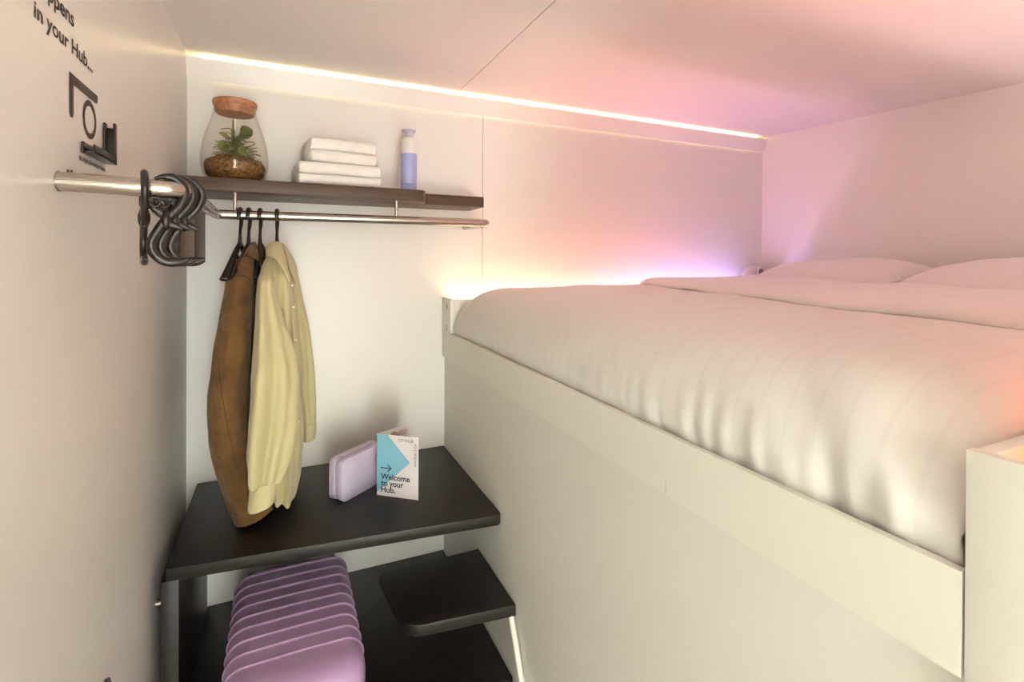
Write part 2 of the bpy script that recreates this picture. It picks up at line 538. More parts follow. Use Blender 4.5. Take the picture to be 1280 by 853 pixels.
def duvet(s, t):
    s = s ** 1.35
    p = prof(s)
    y = Y_BACK + (Y_NEAR - Y_BACK) * t
    drape = max(0.0, min(1.0, (1.60 - p.z) / 0.15)) if p.x < 1.2 else 0.0
    # round over both sides
    e0 = min(1.0, (Y_BACK - y) / 0.15); e1 = min(1.0, (y - Y_NEAR) / 0.16)
    r0 = 1 - sqrt(max(0.0, 1 - (1 - e0) ** 2)); r1 = 1 - sqrt(max(0.0, 1 - (1 - e1) ** 2))
    top = 1 - drape
    z = p.z - (0.055 * r0 + 0.085 * r1) * top
    x = p.x + 0.050 * r0 * min(1.0, max(0, (p.z - 1.46)) / 0.12) * (1 if p.x < 1.25 else 0) + 0.030 * r1 * min(1.0, max(0, (p.z - 1.46)) / 0.12) * (1 if p.x < 1.25 else 0)
    # gathers at the hem, stronger toward the near corner
    near = max(0.0, min(1.0, (-y - 0.75) / 0.8))
    g = sin(y * 83 + 1.7 * sin(y * 11)) * 0.3 + sin(y * 131 + 2.0) * 0.28 + nz(y * 42, p.z * 6, 3) * 1.0
    low = max(0.0, min(1.0, (1.54 - p.z) / 0.10)) if p.x < 1.2 else 0
    x += (0.0008 + 0.0042 * near) * g * low
    # diagonal pulls at the near corner
    dc = sqrt((y - Y_NEAR) ** 2 + (0.6 * (p.z - 1.45)) ** 2)
    if p.x < 1.3:
        pull = sin(34 * (y - Y_NEAR) + 22 * (1.60 - p.z)) * math.exp(-((y - Y_NEAR - 0.10) / 0.14) ** 2)
        x += 0.005 * pull * min(1, max(0, 1.62 - p.z) / 0.05)
    ent = math.exp(-((y - Y_NEAR - 0.03) / 0.07) ** 2) * sin(p.x * 30) * 0.004
    z += ent * top
    if p.x < 1.2 and p.z < 1.437:
        x = max(x, 0.9755)
    # soft quilt unevenness
    z += (0.006 * nz(p.x * 4.2, y * 4.0, 1) + 0.003 * nz(p.x * 11, y * 9, 5)) * top
    x -= 0.004 * nz(y * 7, p.z * 9, 8) * drape * (1 if p.z > 1.44 else 0)
    # long flat creases along the bed's top near the back side
    z += 0.004 * sin(y * 42 + 3 * nz(p.x * 2, 1)) * math.exp(-((y + 0.22) / 0.16) ** 2) * math.exp(-((p.x - 1.15) / 0.25) ** 2) * top
    return (x, y, z)


dv = thing('duvet', 'white duvet with faint woven stripes spread over the raised bed', 'duvet', (1.3, -1.0, 1.43))
b = MB().grid(duvet, 110, 260)
b.build('duvet_cover', M['linen'], dv, smooth=True, angle=180, solid=0.008)


def fold_x(y):
    P = [(-0.10, 1.95), (-0.277, 1.843), (-1.074, 1.634), (-1.507, 1.522), (-1.721, 1.50), (-1.90, 1.49)]
    for (ya, xa), (yb, xb) in zip(P, P[1:]):
        if y <= ya and y >= yb:
            return xa + (xb - xa) * (ya - y) / (ya - yb)
    return P[0][1] if y > -0.1 else P[-1][1]


def flap(s, t):
    y = Y_BACK - 0.012 + (Y_NEAR + 0.012 - Y_BACK) * t
    x0 = fold_x(y) + 0.008 * nz(y * 6, 4)
    x = x0 + (2.62 - x0) * s
    e0 = min(1.0, (Y_BACK - y) / 0.15); e1 = min(1.0, (y - Y_NEAR) / 0.16)
    r0 = 1 - sqrt(max(0.0, 1 - (1 - e0) ** 2)); r1 = 1 - sqrt(max(0.0, 1 - (1 - e1) ** 2))
    z = 1.642 - 0.030 * r0 - 0.085 * r1 + 0.012 * (1 - math.exp(-s * 14)) + 0.005 * nz(x * 5, y * 5, 2) + 0.004 * sin(y * 13 + x * 6)
    z -= 0.010 * math.exp(-s * 60)
    z += 0.010 * math.exp(-((y + 0.18) / 0.12) ** 2) * s
    return (x, y, z)


MB().grid(flap, 40, 150).build('turned_back_edge', M['linen_plain'], dv, smooth=True, angle=180, solid=0.010)


# pillows
def pillow(label, cx, cy, cz, lx, ly, h, tilt, rz, seed):
    o = thing('pillow', label, 'pillow', (cx, cy, cz), 'pillows at the head of the bed')
    o.rotation_euler = (0, tilt, rz)
    b = MB()

    def side(sg):
        def fn(u, v):
            a = 2 * u - 1; c = 2 * v - 1
            fa = (1 - abs(a) ** 2.6); fc = (1 - abs(c) ** 2.6)
            th = (max(0, fa) ** 0.48) * (max(0, fc) ** 0.48)
            pin = 1 - 0.05 * (abs(a) * abs(c)) ** 2
            w = 1 - 0.05 * (1 - abs(c)) * abs(a) ** 6
            x = a * lx / 2 * (1 - 0.06 * (1 - c * c) * (a * a)); y = c * ly / 2 * (1 - 0.05 * (1 - a * a) * (c * c))
            z = sg * (h / 2 * th * (1 if sg > 0 else 0.62) + 0.004) + 0.006 * nz(a * 3 + seed, c * 3, sg) * th
            z += 0.004 * sin(9 * c + 4 * a + seed) * (1 - th) * sg * (1 if abs(a) < 0.99 and abs(c) < 0.99 else 0)
            return (x * pin, y * pin, z)
        return fn
    b.grid(side(1), 36, 36); b.grid(side(-1), 36, 36)
    p = b.build('pillowcase', M['linen_plain'], o, smooth=True, angle=180, offset=False)
    return o


pillow('plump white pillow in the far corner of the bed, beside the seamed panel wall', 2.765, -0.60, 1.669, 0.46, 0.66, 0.170, -0.08, 0.0, 1.0)
pillow('plump white pillow nearer the orange-lit trough, overlapping the other pillow', 2.735, -1.345, 1.669, 0.52, 0.78, 0.175, -0.08, 0.0, 5.0)

# rounded fitting in the bed's far corner
t = thing('corner_fitting', 'small rounded white fitting with a grey ring in the bed\'s far corner', 'wall fitting', (2.83, -0.045, 1.55))
b = MB()
b.lathe([(0.115, 0.0), (0.112, 0.05), (0.10, 0.085), (0.075, 0.115), (0.045, 0.132), (0.012, 0.138)], (2.83, -0.052, 1.573), 36)
for v in b.v: v.y = -0.052 + (v.y + 0.052) * 0.42
b.build('housing', M['white'], t, smooth=True)
ring = [(2.822 + 0.027 * cos(a), -0.103, 1.676 + 0.027 * sin(a)) for a in [2 * pi * k / 24 for k in range(25)]]
MB().tube(ring, 0.0045, 8, up=(0, 1, 0)).build('ring', M['white'], t, smooth=True)
MB().tube([(2.822, -0.086, 1.676), (2.822, -0.101, 1.676)], 0.021, 20).build('ring_centre', M['grey'], t)

# ------------------------------------------------------------------ step shelves under the wall
CZ = 0.9185
st = thing('step_shelf', 'dark wood shelf unit with deep counter, side panel and lower deck', 'shelf unit', (0.5, -0.3, 0.0))


def round_poly(pts, r, n=6):
    out = []
    for i, p in enumerate(pts):
        p = Vector(p); a = Vector(pts[i - 1]); c = Vector(pts[(i + 1) % len(pts)])
        ri = r[i] if isinstance(r, (list, tuple)) else r
        if ri <= 0:
            out.append((p.x, p.y)); continue
        d0 = (a - p).normalized(); d1 = (c - p).normalized()
        s = p + d0 * ri; e = p + d1 * ri
        for k in range(n + 1):
            t_ = k / n
            q = s * (1 - t_) ** 2 + p * 2 * t_ * (1 - t_) + e * t_ ** 2
            out.append((q.x, q.y))
    return out


cpts = [(0.034, -0.0015), (0.968, -0.0015), (0.968, -0.657), (0.037, -0.563)]
MB().prism(round_poly(cpts, [0.008, 0, 0.022, 0.004]), CZ - 0.034, CZ).build('counter_top', M['wood'], st, bevel=0.002, bseg=2)
MB().box((0.026, -0.560, 0.0), (0.067, -0.004, CZ - 0.0345)).build('side_panel', M['wood'], st, bevel=0.0015, bseg=2)
MB().prism(round_poly([(0.0675, -0.0015), (0.968, -0.0015), (0.968, -0.751), (0.0675, -0.64)], [0, 0, 0.01, 0.01]), 0.457 - 0.034, 0.457).build('lower_deck', M['wood'], st, bevel=0.002, bseg=2)
MB().tube([(0.0, -0.476, 0.784), (0.026, -0.476, 0.784)], 0.008, 16).build('spacer_peg', M['steel'], st, smooth=True, angle=50)

t = thing('step_tread', 'small dark wood step board against the bed panel, over the lower deck', 'step', (0.79, -0.6, 0.66))
MB().prism(round_poly([(0.614, -0.4435), (0.968, -0.4405), (0.968, -0.766), (0.640, -0.728)], [0, 0, 0.002, 0.055], 10), 0.6590, 0.6927).build('tread_board', M['wood'], t, bevel=0.0015, bseg=2)
MB().tube([(0.957, -0.755, 0.659), (0.957, -0.86, 0.46), (0.957, -1.06, 0.0)], 0.0095, 16).build('support_rod', M['whitemetal'], t, smooth=True, angle=60)

# ------------------------------------------------------------------ wall shelf
SB, SZ = 1.961, 2.0035
ws = thing('wall_shelf', 'long brown wood wall shelf with a notched end and hanging end board', 'shelf', (0.5, 0.0, SB))
spts = [(0.002, -0.0015), (1.082, -0.0015), (1.082, -0.193), (0.826, -0.193), (0.806, -0.290), (0.002, -0.298)]
MB().prism(round_poly(spts, [0, 0.004, 0.015, 0.02, 0.028, 0.014], 8), SB, SZ).build('shelf_board', M['wood_shelf'], ws, bevel=0.0025, bseg=2)
MB().box((0.016, -0.245, 1.729), (0.058, -0.002, SB)).build('end_board', M['wood_shelf'], ws, bevel=0.002, bseg=2)

# ------------------------------------------------------------------ clothes rail
RR = 0.0152
RZ, RY = 1.886, -0.28
rail = thing('clothes_rail', 'brushed steel clothes rail bending from the lettered wall to under the shelf', 'rail', (0.5, RY, RZ))


def elbow(p, d0, d1, r, n=8):
    p = Vector(p); s = p - Vector(d0) * r; e = p + Vector(d1) * r
    return [s * (1 - k / n) ** 2 + p * 2 * (k / n) * (1 - k / n) + e * (k / n) ** 2 for k in range(n + 1)]


c1 = Vector((0.166, -1.149, 1.862)); c2 = Vector((0.122, RY, RZ)); c3 = Vector((1.062, RY, 1.889))
d12 = (c2 - c1).normalized(); d23 = (c3 - c2).normalized()
path = [Vector((0.001, -1.149, 1.866)), Vector((0.05, -1.149, 1.865))] + elbow(c1, (1, 0, 0), d12, 0.040) + elbow(c2, d12, d23, 0.018, 6) + [c2.lerp(c3, 0.5)] + elbow(c3, d23, (0, 1, 0), 0.030) + [Vector((1.062, -0.001, 1.889))]
MB().tube(path, RR, 24).build('tube', M['steel'], rail, smooth=True, angle=60)
for x in (0.175, 0.700):
    MB().tube([(x, RY + 0.004, RZ + 0.013), (x, RY + 0.004, SB)], 0.0058, 14).build('hanging_rod', M['steel'], rail, smooth=True, angle=60)
for x in (0.0125, 0.0170):
    MB().tube([(x, -1.149, 1.878), (x, -1.149, 1.8845)], 0.0016, 8).build('set_screw', M['blackplastic'], rail)
MB().tube([(1.036, RY, RZ - 0.012), (1.036, RY, RZ - 0.0185)], 0.0035, 10).build('set_screw', M['steel'], rail)
MB().tube([(0.0005, -1.149, 1.866), (0.002, -1.149, 1.866)], 0.0160, 24).build('wall_flange', M['steel'], rail, smooth=True, angle=40)

# ------------------------------------------------------------------ S-hooks
GH = 'black S-shaped hooks on the rail'


def make_hook(label):
    o = thing('hook', label, 'hook', (0, 0, 0), GH)
    S = bez([(-0.017, 0, 0.018), (-0.004, 0, 0.0225), (0.010, 0, 0.021), (0.022, 0, 0.010), (0.0255, 0, -0.006), (0.019, 0, -0.024), (0.006, 0, -0.041), (-0.004, 0, -0.054), (-0.012, 0, -0.068), (-0.0205, 0, -0.087), (-0.0185, 0, -0.104), (-0.005, 0, -0.118), (0.012, 0, -0.121), (0.030, 0, -0.116)], 5)
    n = len(S)
    r = [0.0018 + 0.0055 * min(1, i / 9, (n - 1 - i) / 5 + 0.35) for i in range(n)]
    MB().tube(S, r, 12, up=(0, 1, 0), rx=[0.0032 + 0.0025 * min(1, i / 6, (n - 1 - i) / 6 + 0.3) for i in range(n)]).build('hook_body', M['blackplastic'], o, smooth=True, angle=70, offset=False)
    Lp = bez([(0.004, 0, -0.046), (-0.010, 0, -0.037), (-0.023, 0, -0.024), (-0.033, 0, -0.006)], 5)
    MB().tube(Lp, [0.0085, 0.0085, 0.008, 0.008, 0.0075, 0.0075, 0.007, 0.007, 0.006, 0.006, 0.0055, 0.005, 0.0045, 0.004, 0.003, 0.002], 10, up=(0, 1, 0), rx=0.0052).build('upper_lip', M['blackplastic'], o, smooth=True, angle=70, offset=False)
    Lq = bez([(-0.004, 0, -0.054), (0.005, 0, -0.057), (0.013, 0, -0.060), (0.022, 0, -0.065)], 5)
    MB().tube(Lq, [0.0085, 0.0085, 0.008, 0.008, 0.0075, 0.0075, 0.007, 0.0065, 0.006, 0.0055, 0.005, 0.0045, 0.004, 0.003, 0.0025, 0.0015], 10, up=(0, 1, 0), rx=0.0052).build('lower_lip', M['blackplastic'], o, smooth=True, angle=70, offset=False)
    MB().sphere((-0.001, 0, -0.050), 0.0105, 14, 8, (0.80, 0.86, 1.7)).build('waist', M['blackplastic'], o, smooth=True, angle=90, offset=False)
    eye = [(-0.016 + 0.0075 * cos(a), -0.004, -0.021 + 0.0075 * sin(a)) for a in [2 * pi * k / 18 for k in range(19)]]
    MB().tube(eye, 0.0022, 8, up=(0, 1, 0)).build('eyelet', M['blackplastic'], o, smooth=True, angle=90, offset=False)
    return o


h0 = make_hook('black S-hook hanging alone, edge-on, from the rail\'s straight wall end')
h0.location = (0.111, -1.149, 1.8625); h0.rotation_euler = (0, 0, math.radians(-76))
for i, (p, rz, lab) in enumerate([((0.1415, -1.1455, 1.8605), 9, 'frontmost of the three nested black S-hooks at the rail\'s bend'),
                              ((0.1515, -1.131, 1.8605), 8, 'middle one of the three nested black S-hooks at the rail\'s bend'),
                              ((0.1625, -1.112, 1.8605), 7, 'rearmost of the three nested black S-hooks at the rail\'s bend')]):
    h = copy_tree(h0); h['label'] = lab
    h.location = p; h.rotation_euler = (0, 0, math.radians(rz))

# ------------------------------------------------------------------ coat hangers
GC = 'black coat hangers on the rail'


def make_hanger(label, reach=1.0):
    """local frame: rail centre at the origin, the near arm towards -y."""
    o = thing('coat_hanger', label, 'coat hanger', (0, 0, 0), GC)
    R = 0.0215
    arc = [(0, R * sin(a), R * cos(a) - 0.002) for a in [(-1.9 + 3.9 * k / 16) for k in range(17)]]
    hook = [Vector(p) for p in arc] + [Vector((0, 0.012, -0.034)), Vector((0, 0.002, -0.052)), Vector((0, 0, -0.075)), Vector((0, 0, -0.104))]
    n = len(hook)
    rx = [0.0065] * 17 + [0.0060, 0.0045, 0.0050, 0.0075]
    MB().tube(hook, [0.0052] * 17 + [0.006, 0.0065, 0.008, 0.011], 12, up=(1, 0, 0), rx=rx).build('hook', M['blackplastic'], o, smooth=True, angle=70, offset=False)
    for sg in (-1, 1):
        pts = bez([(0, sg * a_ * reach, z_) for a_, z_ in ((0.0, -0.096), (0.035, -0.112), (0.08, -0.138), (0.13, -0.168), (0.18, -0.196), (0.198, -0.206))], 4)
        m = len(pts)
        wx = [0.0065 + 0.0070 * (i / (m - 1)) ** 1.2 for i in range(m)]; wx[-1] *= 0.7
        wz = [0.010 - 0.003 * i / (m - 1) for i in range(m)]; wz[-1] = 0.003
        MB().tube(pts, wz, 14, up=(1, 0, 0), rx=wx).build('arm', M['blackplastic'], o, smooth=True, angle=70, offset=False)
    MB().tube(bez([(0, -0.060, -0.130), (0, -0.030, -0.143), (0, 0, -0.147), (0, 0.030, -0.143), (0, 0.060, -0.130)], 4), 0.0055, 10, up=(1, 0, 0), rx=0.0065).build('web', M['blackplastic'], o, smooth=True, angle=70, offset=False)
    return o


hg = make_hanger('bare black coat hanger nearest the hooks, first on the straight rail')
HP = [(0.190, 8, None), (0.2155, 8, 'bare black coat hanger between the other bare one and the suede jacket'), (0.2485, 6, 'black coat hanger holding the brown suede jacket'), (0.2995, 2, 'black coat hanger holding the pale green shirt')]
for x, rz, lab in HP:
    if lab is None: o = hg
    elif 'suede jacket' in lab and 'holding' in lab: o = worn = make_hanger(lab, 0.68)
    else: o = copy_tree(worn if 'holding' in lab else hg)
    if lab: o['label'] = lab
    o.location = (x, RY, RZ + 0.0022); o.rotation_euler = (0, 0, math.radians(-rz))


# ------------------------------------------------------------------ clothes
def rows_px(rows, yfn):
    """(v, uL, uR) pixel rows at depth yfn(k) -> (z, xL, xR, y)."""
    out = []
    for k, (v, a, c) in enumerate(rows):
        y = yfn(k / (len(rows) - 1))
        p = at_y(a, v, y); q = at_y(c, v, y)
        out.append(((p.z + q.z) / 2, p.x, q.x, y))
    return out


def resample(rows, n):
    """smooth-resample rows of floats."""
    V = [Vector(r[:3]) for r in rows]; Wv = [Vector((r[3], r[4] if len(r) > 4 else 0, 0)) for r in rows]
    m = len(rows) - 1; out = []
    for i in range(n):
        t_ = i / (n - 1) * m; k = min(int(t_), m - 1); f = t_ - k
        def cr(P):
            p0, p1, p2, p3 = P[max(k - 1, 0)], P[k], P[k + 1], P[min(k + 2, m)]
            return 0.5 * ((2 * p1) + (p2 - p0) * f + (2 * p0 - 5 * p1 + 4 * p2 - p3) * f * f + (-p0 + 3 * p1 - 3 * p2 + p3) * f ** 3)
        a = cr(V); b_ = cr(Wv)
        out.append((a.x, a.y, a.z, b_.x, b_.y))
    return out


def sleeve(rows, n=40, seg=40, fold=0.0, k=5, ph=0.0, seed=0.0, tilt0=0.0, tilt1=0.0, power=1.0, grow=1.0, cap=True, wrin=0.05):
    """rows: (z, xL, xR, y, ry). Closed garment tube with lengthwise folds."""
    R = resample(rows, n); rings = []
    for i, (z, xl, xrr, y, ry) in enumerate(R):
        t_ = i / (n - 1); cx = (xl + xrr) / 2; rx = (xrr - xl) / 2
        tilt = tilt0 + (tilt1 - tilt0) * t_ ** 3
        ring = []
        for j in range(seg):
            a = 2 * pi * j / seg
            f = 1 + fold * t_ ** grow * (sin(k * a + ph + 2.2 * t_) * 0.6 + sin((k + 3) * a - ph + 3 * t_) * 0.4) + 0.06 * nz(cos(a) * 1.5 + seed, sin(a) * 1.5, z * 7) + wrin * nz(cos(a) * 2.6 + seed, sin(a) * 2.6 + z * 9, z * 16) * (0.4 + t_)
            ca, sa = cos(a), sin(a)
            dx = rx * (abs(ca) ** power) * (1 if ca > 0 else -1) * (1 + (f - 1) * 0.55); dy = ry * sa * f
            ring.append((cx + dx, y + dy, z + tilt * dx))
        rings.append(ring)
    return MB().loft(rings, cap)


# --- pale shirt
sh = thing('shirt', 'pale sage-green long-sleeved shirt hanging beside the brown suede jacket', 'shirt', (0.30, RY, 1.0))
rows = [(318, 335, 345), (330, 328, 343), (343, 324, 341), (352, 321, 342), (376, 319, 346), (400, 317.5, 352.5), (422, 316, 359), (445, 314.5, 365), (470, 313, 368), (500, 311, 367.5), (540, 308.5, 364), (575, 307.5, 358), (597, 310, 351), (604, 312, 347)]
rp = rows_px(rows, lambda t_: -0.345 - 0.135 * min(1, t_ * 4.2))
ry = [0.018, 0.034, 0.046, 0.052, 0.056, 0.058, 0.060, 0.060, 0.060, 0.058, 0.056, 0.054, 0.047, 0.043]
sleeve([(*r, q) for r, q in zip(rp, ry)], 60, 64, fold=0.60, k=3, ph=0.5, seed=2, wrin=0.10, grow=0.6).build('near_sleeve', M['shirt'], sh, smooth=True, angle=70)
rows = [(601, 311.5, 347), (605, 312, 347.5), (615, 311, 346), (625, 309.8, 344), (632, 309.3, 342.5)]
rp = rows_px(rows, lambda t_: -0.48)
sleeve([(*r, q) for r, q in zip(rp, [0.044, 0.0455, 0.0455, 0.0455, 0.0455])], 10, 48, fold=0.05, k=3, ph=0.8, tilt0=0.02, tilt1=0.22).build('cuff', M['shirt'], sh, smooth=True, angle=70)
rows = [(303.5, 342, 351), (308, 339, 354.5), (316, 335, 358.5), (326, 331, 362.5), (338, 327, 366), (352, 325, 369), (400, 325, 372), (460, 326, 375), (500, 327, 376.5), (547, 328, 378), (584, 331, 375.5), (606, 336, 371)]
rp = rows_px(rows, lambda t_: -0.27)
sleeve([(*r, q) for r, q in zip(rp, [0.04, 0.055, 0.09, 0.13, 0.168, 0.185, 0.185, 0.182, 0.18, 0.178, 0.175, 0.172])], 64, 96, fold=0.15, k=7, ph=1.2, seed=6, tilt1=-0.25, wrin=0.06).build('body', M['shirt'], sh, smooth=True, angle=70)
rows = [(326, 358, 366), (333, 358, 369.5), (345, 360, 373), (371, 362, 378), (402, 365, 385), (434, 367, 390), (460, 369, 393), (490, 371, 395), (520, 376, 395.3), (530, 377.5, 395)]
rp = rows_px(rows, lambda t_: -0.12 + 0.01 * t_)
sleeve([(*r, q) for r, q in zip(rp, [0.02, 0.035, 0.05, 0.055, 0.055, 0.055, 0.052, 0.05, 0.046, 0.044])], 40, 48, fold=0.18, k=4, ph=2.0, seed=9).build('far_sleeve', M['shirt'], sh, smooth=True, angle=70)
rows = [(528, 377, 395), (532, 377.3, 395.4), (540, 378, 395), (548, 378.6, 394)]
rp = rows_px(rows, lambda t_: -0.11)
sleeve([(*r, q) for r, q in zip(rp, [0.045, 0.047, 0.047, 0.047])], 8, 40, fold=0.05, k=3, tilt1=0.15).build('cuff', M['shirt'], sh, smooth=True, angle=70)


def sheet(rows, seg=14, bulge=0.01, nrm=(0, -1, 0)):
    """A curved cloth panel through rows of 3D points (each row: list of points)."""
    rings = [bez(r, max(2, seg // (len(r) - 1))) for r in rows]
    b = MB()
    n = len(rings[0])
    vs = [p for r in rings for p in r]
    fs = [(k * n + i, k * n + i + 1, (k + 1) * n + i + 1, (k + 1) * n + i) for k in range(len(rings) - 1) for i in range(n - 1)]
    return b.add(vs, fs)


P = at_y
# collar: stand wrapped round the hanger neck and two leaves
b = sheet([[P(334.5, 308, -0.325), P(338, 304, -0.335), P(344, 301.5, -0.33), P(350, 302.5, -0.315)],
           [P(332, 316, -0.385), P(338.5, 313, -0.405), P(347, 311.5, -0.405), P(354, 313, -0.385)],
           [P(333, 321.5, -0.440), P(341.5, 320.5, -0.455), P(351, 323, -0.450), P(358, 327, -0.425)],
           [P(345, 321.5, -0.470), P(350, 330, -0.475), P(355.5, 341, -0.470), P(362.8, 356.5, -0.450)]], 18)
b.build('collar_leaf', M['shirt'], sh, smooth=True, angle=80, solid=0.006, subsurf=1)
b = sheet([[P(350.5, 303, -0.255), P(353.5, 304.5, -0.245), P(357, 308.5, -0.235), P(360, 314, -0.225)],
           [P(354, 309.5, -0.33), P(358, 312.5, -0.315), P(362.5, 318.5, -0.29), P(367.5, 326, -0.26)],
           [P(359, 323, -0.385), P(362.5, 327, -0.365), P(367, 332.5, -0.335), P(372.5, 339, -0.30)],
           [P(364.5, 341, -0.400), P(366.5, 346, -0.385), P(368.5, 350.5, -0.365), P(370, 358, -0.355)]], 18)
b.build('collar_leaf', M['shirt'], sh, smooth=True, angle=80, solid=0.006, subsurf=1)
# button placket down the front edge
pl = [[P(363, 352, -0.405), P(367, 354, -0.385)], [P(365.5, 400, -0.408), P(370, 402, -0.388)], [P(368, 450, -0.408), P(373, 452, -0.388)], [P(369.5, 500, -0.408), P(375, 502, -0.385)], [P(369, 550, -0.408), P(375.5, 552, -0.385)], [P(365, 590, -0.40), P(372.5, 594, -0.38)]]
sheet(pl, 4).build('placket', M['shirt'], sh, smooth=True, angle=80, solid=0.003)
for v, u in ((357, 365.0), (384, 366.8), (425, 369.6), (475, 371.8), (527, 372.3)):
    c = P(u, v, -0.404)
    MB().tube([c, c + Vector((0.0012, -0.0030, 0))], 0.0034, 12).build('button', M['towel'], sh, smooth=True, angle=50)

# --- brown suede jacket
jk = thing('jacket', 'brown suede jacket hanging between the bare hangers and the pale shirt', 'jacket', (0.22, RY, 0.95))
rows = [(316, 306, 319), (326, 298, 319.5), (338, 290, 319), (350, 284.5, 318), (380, 279, 317), (420, 272, 314.5), (460, 265.5, 312.5), (490, 262, 310.5), (520, 261, 309.5), (545, 262, 309.5), (575, 268.5, 314), (600, 276.5, 319), (620, 284.5, 327), (632, 289.5, 333)]
rp = rows_px(rows, lambda t_: -0.335 - 0.105 * min(1, t_ * 4.0) + 0.06 * max(0, t_ - 0.5) / 0.5)
ry = [0.018, 0.034, 0.046, 0.056, 0.062, 0.062, 0.063, 0.062, 0.060, 0.059, 0.057, 0.055, 0.053, 0.052]
sleeve([(*r, q) for r, q in zip(rp, ry)], 60, 64, fold=0.12, k=4, ph=0.3, seed=12, tilt1=0.30, wrin=0.11).build('near_sleeve', M['suede'], jk, smooth=True, angle=70)
rows = [(630, 289, 333.5), (634, 290.5, 336), (640, 293.3, 340), (644, 295, 343)]
rp = rows_px(rows, lambda t_: -0.383)
sleeve([(*r, q) for r, q in zip(rp, [0.053, 0.055, 0.055, 0.054])], 8, 48, fold=0.03, k=3, tilt0=0.30, tilt1=0.30).build('cuff', M['suede'], jk, smooth=True, angle=70)
rows = [(303.5, 317, 322), (308, 312.5, 323), (316, 305.5, 323.5), (326, 298, 323.5), (337, 291.5, 323.5), (350, 289, 323.5), (380, 287, 323), (450, 284, 320), (520, 285, 318), (560, 288, 317)]
rp = rows_px(rows, lambda t_: -0.27)
sleeve([(*r, q) for r, q in zip(rp, [0.035, 0.05, 0.085, 0.125, 0.16, 0.17, 0.172, 0.17, 0.168, 0.165])], 56, 72, fold=0.06, k=6, ph=0.7, seed=15, wrin=0.06).build('body', M['suede'], jk, smooth=True, angle=70)
rows = [(318, 313, 322), (330, 309, 325), (350, 306, 325), (400, 302, 322), (450, 299, 319), (500, 297, 317), (540, 297, 315)]
rp = rows_px(rows, lambda t_: -0.065)
sleeve([(*r, q) for r, q in zip(rp, [0.02, 0.03, 0.04, 0.045, 0.045, 0.043, 0.04])], 30, 40, fold=0.06, k=5, seed=18).build('far_sleeve', M['suede'], jk, smooth=True, angle=70)
# standing collar and front edge
b = sheet([[P(311.5, 310, -0.325), P(315, 304.5, -0.33), P(318.5, 302, -0.32), P(321.5, 302.5, -0.30)],
           [P(307.5, 317, -0.375), P(313, 314, -0.395), P(319, 314, -0.395), P(324.5, 317, -0.37)],
           [P(305.5, 320.5, -0.385), P(312, 321, -0.41), P(318.5, 323.5, -0.41), P(324.5, 328, -0.385)]], 15)
b.build('collar', M['suede'], jk, smooth=True, angle=80, solid=0.005, subsurf=1)
b = sheet([[P(325, 302.5, -0.30), P(328.5, 302.5, -0.28), P(332, 307, -0.26)], [P(325.5, 312, -0.33), P(330, 315, -0.31), P(334, 320, -0.29)], [P(325, 326, -0.36), P(328, 330, -0.35), P(331, 336, -0.33)]], 12)
b.build('collar_lining', M['lining'], jk, smooth=True, angle=80, solid=0.004, subsurf=1)
b = sheet([[P(321, 338, -0.41), P(326, 340, -0.39)], [P(319.5, 380, -0.41), P(324.5, 382, -0.39)], [P(317, 430, -0.41), P(320.5, 432, -0.39)], [P(314.5, 480, -0.41), P(317, 482, -0.39)]], 6)
b.build('front_edge', M['lining'], jk, smooth=True, angle=80, solid=0.004)
# stitched seams on the sleeve
def on_front(mesh_obj, pts, lift=0.0006):
    """drop the points onto the front (-y side) of an object along the view ray."""
    from mathutils.bvhtree import BVHTree
    me = mesh_obj.data; off = mesh_obj.parent.location
    bv = BVHTree.FromPolygons([v.co + off for v in me.vertices], [tuple(p.vertices) for p in me.polygons])
    out = []
    for p in pts:
        d = (p - CAM).normalized()
        hit = bv.ray_cast(CAM, d)
        out.append(hit[0] - d * lift if hit[0] is not None else p)
    return out
jk.location.x -= 0.004
slv = [c for c in jk.children if c.name.startswith('near_sleeve')][0]
MB().tube(on_front(slv, bez([P(u, v, -0.5) for u, v in ((273, 455), (277, 490), (282, 520), (288, 550), (295, 580), (303, 606))], 6)), 0.0011, 6).build('sleeve_seam', M['lining'], jk, smooth=True)
MB().tube(on_front(slv, bez([P(u, v, -0.5) for u, v in ((289, 349), (297, 345), (306, 345), (313, 352), (317, 372), (317.5, 400))], 6)), 0.0010, 6).build('sleeve_seam', M['lining'], jk, smooth=True)

# ------------------------------------------------------------------ terrarium
JX, JY = 0.1655, -0.160
jar = thing('glass_jar', 'round clear glass terrarium jar with cork lid on the wall shelf', 'jar', (JX, JY, SZ))
outer = [(0.066, 0.0006), (0.080, 0.004), (0.095, 0.024), (0.103, 0.050), (0.1055, 0.074), (0.104, 0.102), (0.0985, 0.136), (0.090, 0.170), (0.079, 0.203), (0.070, 0.228), (0.0665, 0.245), (0.0665, 0.256), (0.0675, 0.262)]
inner = [(0.0645, 0.262), (0.0635, 0.245), (0.067, 0.228), (0.076, 0.203), (0.087, 0.170), (0.0955, 0.136), (0.101, 0.102), (0.1025, 0.074), (0.100, 0.050), (0.092, 0.026), (0.077, 0.008), (0.010, 0.006)]
MB().lathe(outer + inner, (JX, JY, SZ), 64).build('glass_body', M['glass'], jar, smooth=True, angle=70)
MB().lathe([(0.050, 0.238), (0.058, 0.239), (0.0630, 0.247), (0.0632, 0.2635), (0.0665, 0.265), (0.0690, 0.271), (0.0690, 0.279), (0.066, 0.283), (0.050, 0.285)], (JX, JY, SZ), 48).build('cork_lid', M['cork'], jar, smooth=True, angle=35)

